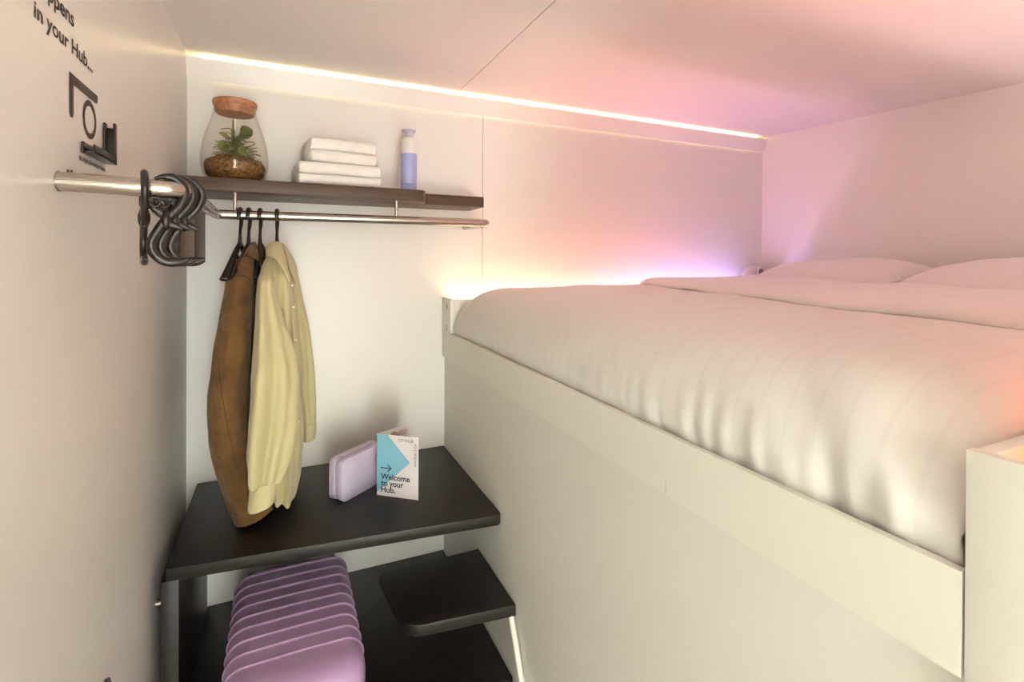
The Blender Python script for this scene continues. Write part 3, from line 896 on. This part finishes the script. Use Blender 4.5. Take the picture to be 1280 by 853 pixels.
b = MB()
rings = []
prof_m = [(0.062, 0.0095), (0.076, 0.013), (0.0895, 0.032), (0.0955, 0.054), (0.090, 0.066), (0.068, 0.076), (0.042, 0.085), (0.012, 0.090)]
for r_, z_ in prof_m:
    ring = []
    for k in range(48):
        a = 2 * pi * k / 48
        lump = 0.016 * nz(cos(a) * 3, sin(a) * 3, z_ * 30) + 0.008 * nz(cos(a) * 9, sin(a) * 9, z_ * 60)
        rr = min(r_ + lump * (0.4 if r_ > 0.08 or z_ < 0.02 else 1), 0.0965 if z_ > 0.05 else r_)
        ring.append((JX + rr * cos(a), JY + rr * sin(a), SZ + z_ + (lump * 0.9 if z_ > 0.05 else 0)))
    rings.append(ring)
b.loft(rings)
for k in range(2600):                                    # fuzzy strands
    a = random.uniform(0, 2 * pi); q = sqrt(random.random())
    zz = 0.058 + 0.026 * (1 - q ** 2) + random.uniform(-0.004, 0.016)
    r_ = q * 0.086
    c = Vector((JX + r_ * cos(a), JY + r_ * sin(a), SZ + zz))
    d = Vector((random.uniform(-1, 1), random.uniform(-1, 1), random.uniform(-0.2, 1))).normalized() * random.uniform(0.005, 0.013)
    e = d.cross(Vector((0.3, 0.5, 0.8))).normalized() * 0.0014
    p3 = c + d
    if (Vector((p3.x - JX, p3.y - JY))).length > 0.096: continue
    b.add([c - e, c + e, p3], [(0, 1, 2)])
tag(b.build('moss', M['moss'], smooth=False), 'brown dried moss bed inside the glass terrarium jar', 'moss', kind='stuff')

plant = thing('terrarium_plant', 'small green leafy plant growing inside the glass terrarium jar', 'plant', (JX, JY, SZ + 0.07))


def leaf_mesh(c, d, up, L, Wd, curl=0.2):
    c = Vector(c); d = Vector(d).normalized(); s = d.cross(Vector(up)).normalized(); n = s.cross(d).normalized()
    def fn(u, v):
        w = Wd * (sin(pi * min(1, u * 0.92 + 0.06)) ** 0.8) * (v - 0.5)
        return tuple(c + d * (L * u) + s * w + n * (-curl * L * u * u + 0.25 * abs(v - 0.5) * Wd))
    return MB().grid(fn, 8, 6)


def stem_leaf(base, tip, leaf_dir, L, Wd, mat, up=(0, 0, 1), curl=0.2):
    s = MB().tube(bez([base, (Vector(base) + Vector(tip)) / 2 + Vector((0.003, 0, 0.004)), tip], 5), 0.0012, 6).build('stem', M['stem'], plant, smooth=True, angle=80)
    l = leaf_mesh(tip, leaf_dir, up, L, Wd, curl).build('leaf', mat, s, smooth=True, angle=80, solid=0.0006)
    return s


# upright stalk
MB().tube(bez([(JX - 0.006, JY, SZ + 0.06), (JX - 0.005, JY, SZ + 0.13), (JX - 0.006, JY, SZ + 0.185), (JX - 0.006, JY, SZ + 0.222)], 5), [0.009, 0.009, 0.0085, 0.0085, 0.008, 0.008, 0.0075, 0.007, 0.006, 0.0055, 0.005, 0.004, 0.0035, 0.0030, 0.0025, 0.0015], 9).build('stalk', M['leaf'], plant, smooth=True, angle=80)
B0 = (JX, JY, SZ + 0.072)
stem_leaf(B0, (JX + 0.018, JY - 0.015, SZ + 0.170), (0.85, -0.35, 0.45), 0.046, 0.044, M['leaf'], (0, 0.9, 0.4), 0.35)
stem_leaf(B0, (JX + 0.012, JY + 0.005, SZ + 0.165), (0.9, 0.1, 0.35), 0.034, 0.034, M['leaf'], (0, -1, 0.4), 0.2)
stem_leaf(B0, (JX - 0.012, JY - 0.01, SZ + 0.186), (-1, -0.2, -0.02), 0.030, 0.020, M['leaf'], (0, -0.3, 1), 0.2)
stem_leaf(B0, (JX - 0.022, JY - 0.02, SZ + 0.132), (-0.7, -0.5, -0.6), 0.034, 0.036, M['leaf'], (0, -0.8, 0.5), 0.2)
stem_leaf(B0, (JX + 0.022, JY - 0.03, SZ + 0.125), (0.1, -0.3, -0.9), 0.036, 0.030, M['leaf'], (0, -1, 0), 0.1)
stem_leaf(B0, (JX + 0.030, JY - 0.02, SZ + 0.142), (0.95, -0.2, 0.05), 0.034, 0.015, M['fern'], (0, -0.5, 1), 0.1)
stem_leaf(B0, (JX + 0.052, JY - 0.03, SZ + 0.100), (0.95, -0.2, 0.02), 0.032, 0.014, M['leaf'], (0, -0.6, 1), 0.25)
stem_leaf(B0, (JX - 0.020, JY - 0.03, SZ + 0.152), (-0.6, -0.4, 0.4), 0.028, 0.024, M['fern'], (0, -0.8, 0.6), 0.3)
for k in range(64):                                     # small leaves round the stalk
    a = random.uniform(0, 2 * pi); h = random.uniform(0.098, 0.165); r_ = random.uniform(0.010, 0.040) * (1.4 - (h - 0.09) / 0.075)
    tip = (JX + r_ * cos(a), JY + r_ * sin(a), SZ + h)
    stem_leaf((JX + 0.3 * r_ * cos(a), JY + 0.3 * r_ * sin(a), SZ + h - 0.022), tip, (cos(a), sin(a), random.uniform(-0.5, 0.6)), random.uniform(0.018, 0.032), random.uniform(0.012, 0.022), random.choice([M['leaf'], M['fern'], M['fern']]), (0.1, -0.5, 0.9), 0.3)


for k in range(70):                                     # spiky fern leaflets near the moss
    a = random.uniform(0, 2 * pi); h = random.uniform(0.088, 0.135); r_ = random.uniform(0.018, 0.058) * (1.25 - (h - 0.088) / 0.11)
    leaf_mesh((JX + r_ * cos(a), JY + r_ * sin(a), SZ + h), (cos(a), sin(a), random.uniform(-0.1, 0.9)), (0.1, -0.5, 0.9), random.uniform(0.014, 0.026), random.uniform(0.004, 0.008), 0.2).build('leaf', random.choice([M['fern'], M['fernbrown'], M['leaf']]), plant, smooth=True, angle=80, solid=0.0006)


# ------------------------------------------------------------------ towels
def towel(label, x0, x1, yf, depth, z0, layer, rz, seed):
    cx = (x0 + x1) / 2
    o = thing('folded_towel', label, 'towel', (cx, yf + depth / 2, z0), 'folded towels on the wall shelf')
    o.rotation_euler = (0, 0, rz)
    w = x1 - x0
    rr = layer / 2
    # outline in (y, z): two round noses in front, one big fold at the back
    prof_t = []
    def arc(cy, cz, a0, a1, r_, n=9):
        for k in range(n + 1):
            a = a0 + (a1 - a0) * k / n
            prof_t.append((cy + r_ * cos(a), cz + r_ * sin(a)))
    f = -depth / 2
    arc(f + rr, rr, -pi / 2, -1.42 * pi, rr * 0.985)
    prof_t.append((f + rr + 0.006, layer - 0.0015)); prof_t.append((f + 0.07, layer - 0.0008)); prof_t.append((f + 0.07, layer + 0.0008)); prof_t.append((f + rr + 0.006, layer + 0.0015))
    arc(f + rr + 0.002, layer + rr, -0.58 * pi, -1.5 * pi, rr * 0.985)
    arc(depth / 2 - layer, layer, pi / 2, -pi / 2, layer * 0.985, 14)
    N = len(prof_t); rings = []
    nx = 40
    for i in range(nx + 1):
        t_ = i / nx; x = -w / 2 + w * t_
        edge = min(t_, 1 - t_) * w
        k_ = sqrt(max(0.0, 1 - (1 - min(1, edge / 0.010)) ** 2)) if edge < 0.010 else 1.0
        ring = []
        for (y, z) in prof_t:
            n1 = nz(x * 9 + seed, y * 9, z * 14) * 0.004 + nz(x * 30 + seed, y * 30, z * 30) * 0.0012
            yy = y * (0.985 + 0.015 * k_) + n1
            zz = max(0.0004, layer + (z - layer) * (0.93 + 0.07 * k_) + n1 * 0.6 + 0.003 * sin(x * 11 + seed) * (z / layer - 0.3) * 0.6)
            ring.append((x + nz(y * 18 + seed, z * 40, i // 40) * 0.004, yy, zz))
        rings.append(ring)
    MB().loft(rings).build('towel_cloth', M['towel'], o, smooth=True, angle=75, offset=False)
    return o


towel('folded white towel lying directly on the wall shelf, under the other towel', 0.357, 0.640, -0.255, 0.215, SZ + 0.0005, 0.0415, math.radians(6), 1.0)
towel('smaller folded white towel resting on top of the other towel', 0.392, 0.622, -0.250, 0.195, SZ + 0.087, 0.0415, math.radians(9), 7.0)

# ------------------------------------------------------------------ bottle
BX, BY = 0.7685, -0.172
bt = thing('water_bottle', 'slim periwinkle blue bottle with white top at the shelf\'s notched end', 'bottle', (BX, BY, SZ))
MB().lathe([(0.0285, 0.0005), (0.0308, 0.004), (0.0315, 0.020), (0.0313, 0.0345), (0.0302, 0.0358), (0.0313, 0.0372), (0.0318, 0.080), (0.0318, 0.145), (0.0312, 0.1535), (0.020, 0.155)], (BX, BY, SZ), 40).build('bottle_body', M['blue'], bt, smooth=True, angle=40)
MB().lathe([(0.0285, 0.1535), (0.0290, 0.155), (0.0290, 0.199), (0.0275, 0.2065), (0.0215, 0.2125), (0.0178, 0.2165), (0.0172, 0.222), (0.010, 0.224)], (BX, BY, SZ), 40).build('drinking_cup', M['white'], bt, smooth=True, angle=40)
MB().lathe([(0.0176, 0.2185), (0.0178, 0.228), (0.0200, 0.236), (0.0250, 0.2415), (0.0278, 0.2435), (0.0278, 0.2475), (0.0230, 0.2490), (0.0160, 0.2475), (0.004, 0.2470)], (BX, BY, SZ), 40).build('cap', M['lavcap'], bt, smooth=True, angle=40)

# ------------------------------------------------------------------ pouch
pu = thing('zip_pouch', 'lavender zip pouch standing behind the welcome booklet on the counter', 'pouch', (0.565, -0.29, CZ))
PO = Vector((0.504, -0.380, CZ + 0.0005)); PU = Vector((0.785, 0.620, 0)).normalized(); PN = Vector((-PU.y, PU.x, 0)); PZ = Vector((0, 0, 1))
LEN, THK, HGT = 0.215, 0.068, 0.142


def pouch_shape(l0, l1, n0, n1, z0, z1, r, bul, side):
    """Rounded pad: outline rounded rectangle in (length, height), extruded over thickness n0..n1 with soft face bulge."""
    out = round_poly([(l0, z0), (l1, z0), (l1, z1), (l0, z1)], r, 8)
    c = ((l0 + l1) / 2, (z0 + z1) / 2)
    b = MB(); rings = []
    steps = [(n0, 0.0), (n0 + bul * 0.15, 0.55), (n0 + bul * 0.5, 0.86), (n0 + bul, 0.965), (n0 + bul * 1.6, 1.0), (n1 - bul * 1.6, 1.0), (n1 - bul, 0.965), (n1 - bul * 0.5, 0.86), (n1 - bul * 0.15, 0.55), (n1, 0.0)]
    for nn, f in steps:
        f = max(f, 0.02)
        if f >= 0.86:
            q = 1 - (1 - f) * 0.35
        else:
            q = f
        rings.append([PO + PU * (c[0] + (a - c[0]) * q) + PN * (nn + 0.0025 * nz(a * 20, h * 20, nn * 30)) + PZ * (c[1] + (h - c[1]) * q) for a, h in out])
    return b.loft(rings)


pouch_shape(0.0, LEN, 0.0, THK * 0.485, 0.0, HGT, 0.024, 0.007, 1).build('front_half', M['pouch'], pu, smooth=True, angle=80)
pouch_shape(0.0, LEN, THK * 0.515, THK, 0.0, HGT, 0.024, 0.007, 1).build('back_half', M['pouch'], pu, smooth=True, angle=80)
pouch_shape(0.002, LEN - 0.002, THK * 0.40, THK * 0.60, 0.002, HGT - 0.002, 0.022, 0.003, 1).build('zipper', M['pouchdark'], pu, smooth=True, angle=80)
for nn in (0.006, THK - 0.006):
    op = round_poly([(0.001, 0.001), (LEN - 0.001, 0.001), (LEN - 0.001, HGT - 0.001), (0.001, HGT - 0.001)], 0.022, 6)
    pts = [PO + PU * a + PN * nn + PZ * h for a, h in op]; pts.append(pts[0])
    MB().tube(pts, 0.0018, 8).build('piping', M['pouch'], pu, smooth=True, angle=80)
pt = [PO + PU * a + PN * (THK * 0.5) + PZ * h for a, h in ((0.030, HGT + 0.0015), (0.022, HGT + 0.0035), (0.012, HGT + 0.0005), (0.006, HGT - 0.008))]
MB().tube(pt, 0.0026, 8).build('zip_pull', M['pouchdark'], pu, smooth=True, angle=80)

# ------------------------------------------------------------------ booklet
bk = thing('welcome_booklet', 'folded white and blue welcome card standing open on the counter', 'booklet', (0.64, -0.36, CZ))
S0 = Vector((0.620, -0.357, CZ + 0.0006)); FU = Vector((0.123, -0.099, 0)).normalized(); FH = 0.2145; FW = 0.157
BU = Vector((0.137, 0.062, 0)).normalized()
FN = Vector((FU.y, -FU.x, 0))
if FN.dot(CAM - S0) < 0: FN = -FN


def card(u, w, name, mat):
    n = Vector((u.y, -u.x, 0)) * 0.0004
    b = MB()
    q = [S0, S0 + u * w, S0 + u * w + PZ * FH, S0 + PZ * FH]
    b.add([p - n for p in q] + [p + n for p in q], [(0, 1, 2, 3), (7, 6, 5, 4), (0, 4, 5, 1), (1, 5, 6, 2), (2, 6, 7, 3), (3, 7, 4, 0)])
    return b.build(name, mat, bk)


fc = card(FU, FW, 'front_cover', M['paper'])
bc = card(BU, 0.150, 'back_cover', M['paper'])


def fp(p, q, lift=0.0007):     # fraction across, fraction down from the top
    return S0 + FU * (p * FW) + PZ * (FH * (1 - q)) + FN * lift


MB().add([fp(0.004, 0.004), fp(0.262, 0.004), fp(0.805, 0.418), fp(0.004, 0.95)], [(0, 1, 2, 3)]).build('blue_shape', M['cyan'], bk)
UPZ = (0, 0, 1)
text_mesh('lettering', 'Welcome', M['ink'], bk, fp(0.100, 0.728, 0.0011), FU, UPZ, 0.70 * FW, 0.0195, 0.022)
text_mesh('lettering', 'to your', M['ink'], bk, fp(0.105, 0.833, 0.0011), FU, UPZ, 0.545 * FW, 0.0195, 0.022)
text_mesh('lettering', 'Hub.', M['ink'], bk, fp(0.105, 0.938, 0.0011), FU, UPZ, 0.345 * FW, 0.0195, 0.022)
text_mesh('lettering', 'CITYHUB', M['greyink'], bk, fp(0.515, 0.092, 0.0011), FU, UPZ, 0.365 * FW, 0.0095)
text_mesh('lettering', 'ROTTERDAM', M['greyink'], bk, fp(0.900, 0.108, 0.0011), (0, 0, -1), FU, 0.355 * FH, 0.0085)
aw = MB()
def bar(a, c, w):
    a = Vector(a); c = Vector(c); d = (c - a).normalized(); s = Vector((-d.y, d.x)) * w / 2
    aw.add([fp(*(a - s), 0.0011), fp(*(c - s), 0.0011), fp(*(c + s), 0.0011), fp(*(a + s), 0.0011)], [(0, 1, 2, 3)])
bar((0.095, 0.545), (0.350, 0.545), 0.016); bar((0.260, 0.487), (0.352, 0.549), 0.018); bar((0.260, 0.603), (0.352, 0.541), 0.018)
aw.build('arrow', M['ink'], bk)
# inside of the back cover: picture and caption lines peeping over the front cover
BN = Vector((BU.y, -BU.x, 0))
def bp_(p, q): return S0 + BU * (p * 0.15) + PZ * (FH * (1 - q)) + BN * 0.0008
if BN.dot(CAM - S0) < 0: BN = -BN
MB().add([bp_(0.32, 0.10), bp_(0.42, 0.045), bp_(0.52, 0.06), bp_(0.60, 0.11), bp_(0.62, 0.20), bp_(0.30, 0.20)], [(0, 1, 2, 3, 4, 5)]).build('printed_picture', simple('olive_print', (0.50, 0.40, 0.20), rough=0.7), bk)
for q in (0.075, 0.105, 0.135):
    MB().add([bp_(0.60, q), bp_(0.84, q), bp_(0.84, q + 0.008), bp_(0.60, q + 0.008)], [(0, 1, 2, 3)]).build('caption_line', M['greyink'], bk)

# ------------------------------------------------------------------ suitcase
DZ = 0.4575
su = thing('suitcase', 'lilac hard-shell suitcase with raised ribs lying on the lower deck', 'suitcase', (0.35, -0.50, DZ))
SX0, SX1, SY0, SY1, SH = 0.178, 0.528, -0.235, -0.800, 0.226
su_cx = (SX0 + SX1) / 2
RIBS = [-0.272 - 0.0515 * k for k in range(9)]


def rib_h(y):
    h = 0.0
    for q in RIBS:
        h = max(h, math.exp(-((y - q) / 0.0030) ** 2))
    # scooped panel just behind each rib
    if RIBS[-1] < y < RIBS[0] + 0.04:
        ph = ((RIBS[0] - y) / 0.0515) % 1.0
        h -= 0.12 * min(1.0, 6 * ph, 6 * (1 - ph))
    return h


def case_ring(y, z_lo, z_hi, seg=28):
    e0 = min(1.0, (SY0 - y) / 0.035); e1 = min(1.0, (y - SY1) / 0.075)
    k0 = sqrt(max(0.0, 1 - (1 - e0) ** 2)); k1 = sqrt(max(0.0, 1 - (1 - e1) ** 2))
    inset = 0.030 * (1 - k0) + 0.040 * (1 - k1)
    top = z_hi - 0.020 * (1 - k0) - 0.026 * (1 - k1)
    hw = (SX1 - SX0) / 2 - inset
    r = 0.052
    r = min(r, top - z_lo)
    rb = rib_h(y) * 0.0040
    pts = [(-hw, z_lo)]
    n = 9
    for k in range(n + 1):
        a = pi - (pi / 2) * k / n
        pts.append((-hw + r + (r + rb) * cos(a), top - r + (r + rb) * sin(a)))
    for k in range(1, 8):
        pts.append((-hw + r + (2 * hw - 2 * r) * k / 8, top + rb + 0.002 * sin(pi * k / 8)))
    for k in range(n + 1):
        a = pi / 2 - (pi / 2) * k / n
        pts.append((hw - r + (r + rb) * cos(a), top - r + (r + rb) * sin(a)))
    pts.append((hw, z_lo))
    return [(su_cx + x, y, DZ + z) for x, z in pts]


b = MB(); rings = []
NY = 420
for i in range(NY + 1):
    t_ = i / NY
    y = SY0 + (SY1 - SY0) * (t_ if t_ < 0.85 else 0.85 + 0.15 * sin((t_ - 0.85) / 0.15 * pi / 2))
    rings.append(case_ring(y, 0.158, SH))
b.loft(rings)
b.build('shell', M['case'], su, smooth=True, angle=60)
b = MB(); rings = []
for i in range(61):
    t_ = i / 60; y = SY0 + (SY1 - SY0) * t_
    r_ = case_ring(y, 0.122, SH)
    e0 = min(1.0, (SY0 - y) / 0.035); e1 = min(1.0, (y - SY1) / 0.075)
    ins = 0.030 * (1 - sqrt(max(0, 1 - (1 - e0) ** 2))) + 0.040 * (1 - sqrt(max(0, 1 - (1 - e1) ** 2)))
    hw = (SX1 - SX0) / 2 - ins
    up_ = 0.055 * (1 - sqrt(max(0, 1 - (1 - e1) ** 2)))
    pts = [(-hw, 0.148), (-hw, 0.03), (-hw + 0.03, 0.004 + up_), (hw - 0.03, 0.004 + up_), (hw, 0.03 + up_ * 0.4), (hw, 0.148)]
    rings.append([(su_cx + x, y, DZ + z) for x, z in pts])
b.loft(rings); b.build('lower_shell', M['case'], su, smooth=True, angle=50)
op = round_poly([(SX0 + 0.0015, SY0 - 0.0015), (SX1 - 0.0015, SY0 - 0.0015), (SX1 - 0.0015, SY1 + 0.0015), (SX0 + 0.0015, SY1 + 0.0015)], [0.045, 0.045, 0.072, 0.072], 10)
MB().prism(op, DZ + 0.147, DZ + 0.159).build('zipper', M['caseseam'], su, smooth=True, angle=50)
for x in (SX0 + 0.045, SX1 - 0.045):
    for z in (0.050, 0.175):
        w = MB().box((x - 0.016, SY0 - 0.012, DZ + z - 0.016), (x + 0.016, SY0 + 0.014, DZ + z + 0.016)).build('wheel_fork', M['blackplastic'], su, bevel=0.005)
        MB().tube([(x - 0.011, SY0 + 0.030, DZ + z), (x + 0.011, SY0 + 0.030, DZ + z)], 0.022, 22).build('wheel', M['blackplastic'], w, smooth=True, angle=50)
hd = bez([(su_cx - 0.055, SY1 + 0.006, DZ + 0.150), (su_cx - 0.05, SY1 - 0.018, DZ + 0.150), (su_cx, SY1 - 0.024, DZ + 0.150), (su_cx + 0.05, SY1 - 0.018, DZ + 0.150), (su_cx + 0.055, SY1 + 0.006, DZ + 0.150)], 5)
MB().tube(hd, 0.008, 10).build('carry_handle', M['caseseam'], su, smooth=True, angle=60)

# ------------------------------------------------------------------ prints and holder on the lettered wall
sl = thing('printed_slogan', 'dark brown two-line lettering printed high on the side wall', 'lettering', (0.0008, -1.11, 2.085))
UY = (0, 1, 0); UZ = (0, 0, 1)
text_mesh('lettering_line', 'ppens', M['print'], sl, (0.0008, -1.187, 2.1305), UY, UZ, 0.102, 0.0255, 0.020)
text_mesh('lettering_line', 'in your Hub...', M['print'], sl, (0.0008, -1.2325, 2.0855), UY, UZ, 0.238, 0.0235, 0.020)
lg = thing('printed_logo', 'dark printed emblem of a corner bracket and ring on the side wall', 'emblem', (0.0006, -1.03, 2.0))
b = MB()
poly = [(-1.105, 2.0515), (-0.9675, 2.0505), (-0.9665, 2.043), (-0.969, 2.0365), (-0.975, 2.0335), (-1.086, 2.0345), (-1.086, 1.985), (-1.089, 1.9795), (-1.0955, 1.978), (-1.102, 1.9795), (-1.105, 1.985)]
b.add([(0.0006, y, z) for y, z in poly], [tuple(range(len(poly)))])
b.build('corner_bracket', M['print'], lg)
b = MB(); n = 48
o_ = [(0.0006, -1.009 + 0.035 * cos(2 * pi * k / n), 1.9955 + 0.0345 * sin(2 * pi * k / n)) for k in range(n)]
i_ = [(0.0006, -1.009 + 0.0245 * cos(2 * pi * k / n), 1.9955 + 0.0245 * sin(2 * pi * k / n)) for k in range(n)]
b.add(o_ + i_, [(k, (k + 1) % n, n + (k + 1) % n, n + k) for k in range(n)])
b.build('ring', M['print'], lg)
ht = thing('printed_hashtag', 'tiny dark hashtag lettering printed under the black phone holder', 'lettering', (0.0006, -0.99, 1.92))
text_mesh('lettering_line', '#cityhubrotterdam', M['print'], ht, (0.0006, -1.062, 1.9150), UY, UZ, 0.140, 0.0088, 0.020)

ph = thing('phone_holder', 'small black L-shaped phone holder fixed to the lettered side wall', 'phone holder', (0.0, -0.99, 1.9345))
HX = 0.0205
b = MB(); b.box((0.0008, -1.052, 1.9290), (0.0045, -0.926, 1.9485)); b.build('back_plate', M['blackplastic'], ph, bevel=0.0016)
MB().box((0.0045, -1.050, 1.9290), (HX, -0.926, 1.9335)).build('tray', M['blackplastic'], ph, bevel=0.0008)
MB().prism([(HX - 0.0035, -1.053), (HX, -1.053), (HX, -0.926), (HX - 0.0035, -0.926)], 1.9280, 1.9445).build('front_lip', M['blackplastic'], ph, bevel=0.0014)
MB().box((0.0045, -0.931, 1.9335), (HX - 0.001, -0.926, 2.0000)).build('upright_plate', M['blackplastic'], ph, bevel=0.001)
for xa in (0.0008, HX - 0.0042):
    MB().box((xa, -0.938, 1.9335), (xa + 0.0042, -0.926, 2.0090)).build('prong', M['blackplastic'], ph, bevel=0.0018)

# small black peg low on the same wall
pg = thing('wall_peg', 'small black peg sticking out low on the side wall near the counter', 'peg', (0.0, -0.97, 0.93))
MB().tube([(0.0, -0.966, 0.928), (0.014, -0.966, 0.930)], 0.009, 14).build('peg_stem', M['blackplastic'], pg, smooth=True, angle=50)
MB().tube([(0.014, -0.966, 0.930), (0.019, -0.966, 0.931)], 0.0125, 18).build('peg_cap', M['blackplastic'], pg, smooth=True, angle=50)

# ------------------------------------------------------------------ light
w = bpy.data.worlds.new('corridor_daylight')
SC.world = w
w.use_nodes = True
bg = w.node_tree.nodes['Background']
bg.inputs['Color'].default_value = (0.97, 0.985, 0.90, 1)
bg.inputs['Strength'].default_value = 16.0

SC.view_settings.view_transform = 'Standard'
SC.view_settings.look = 'None'
SC.view_settings.exposure = 0.36
SC.view_settings.gamma = 1.0
SC.view_settings.use_curve_mapping = False
SC.cycles.use_denoising = True
SC.cycles.max_bounces = 10
SC.cycles.diffuse_bounces = 6
SC.cycles.transparent_max_bounces = 12
SC.cycles.sample_clamp_indirect = 8
SC.cycles.caustics_reflective = False
SC.cycles.caustics_refractive = False
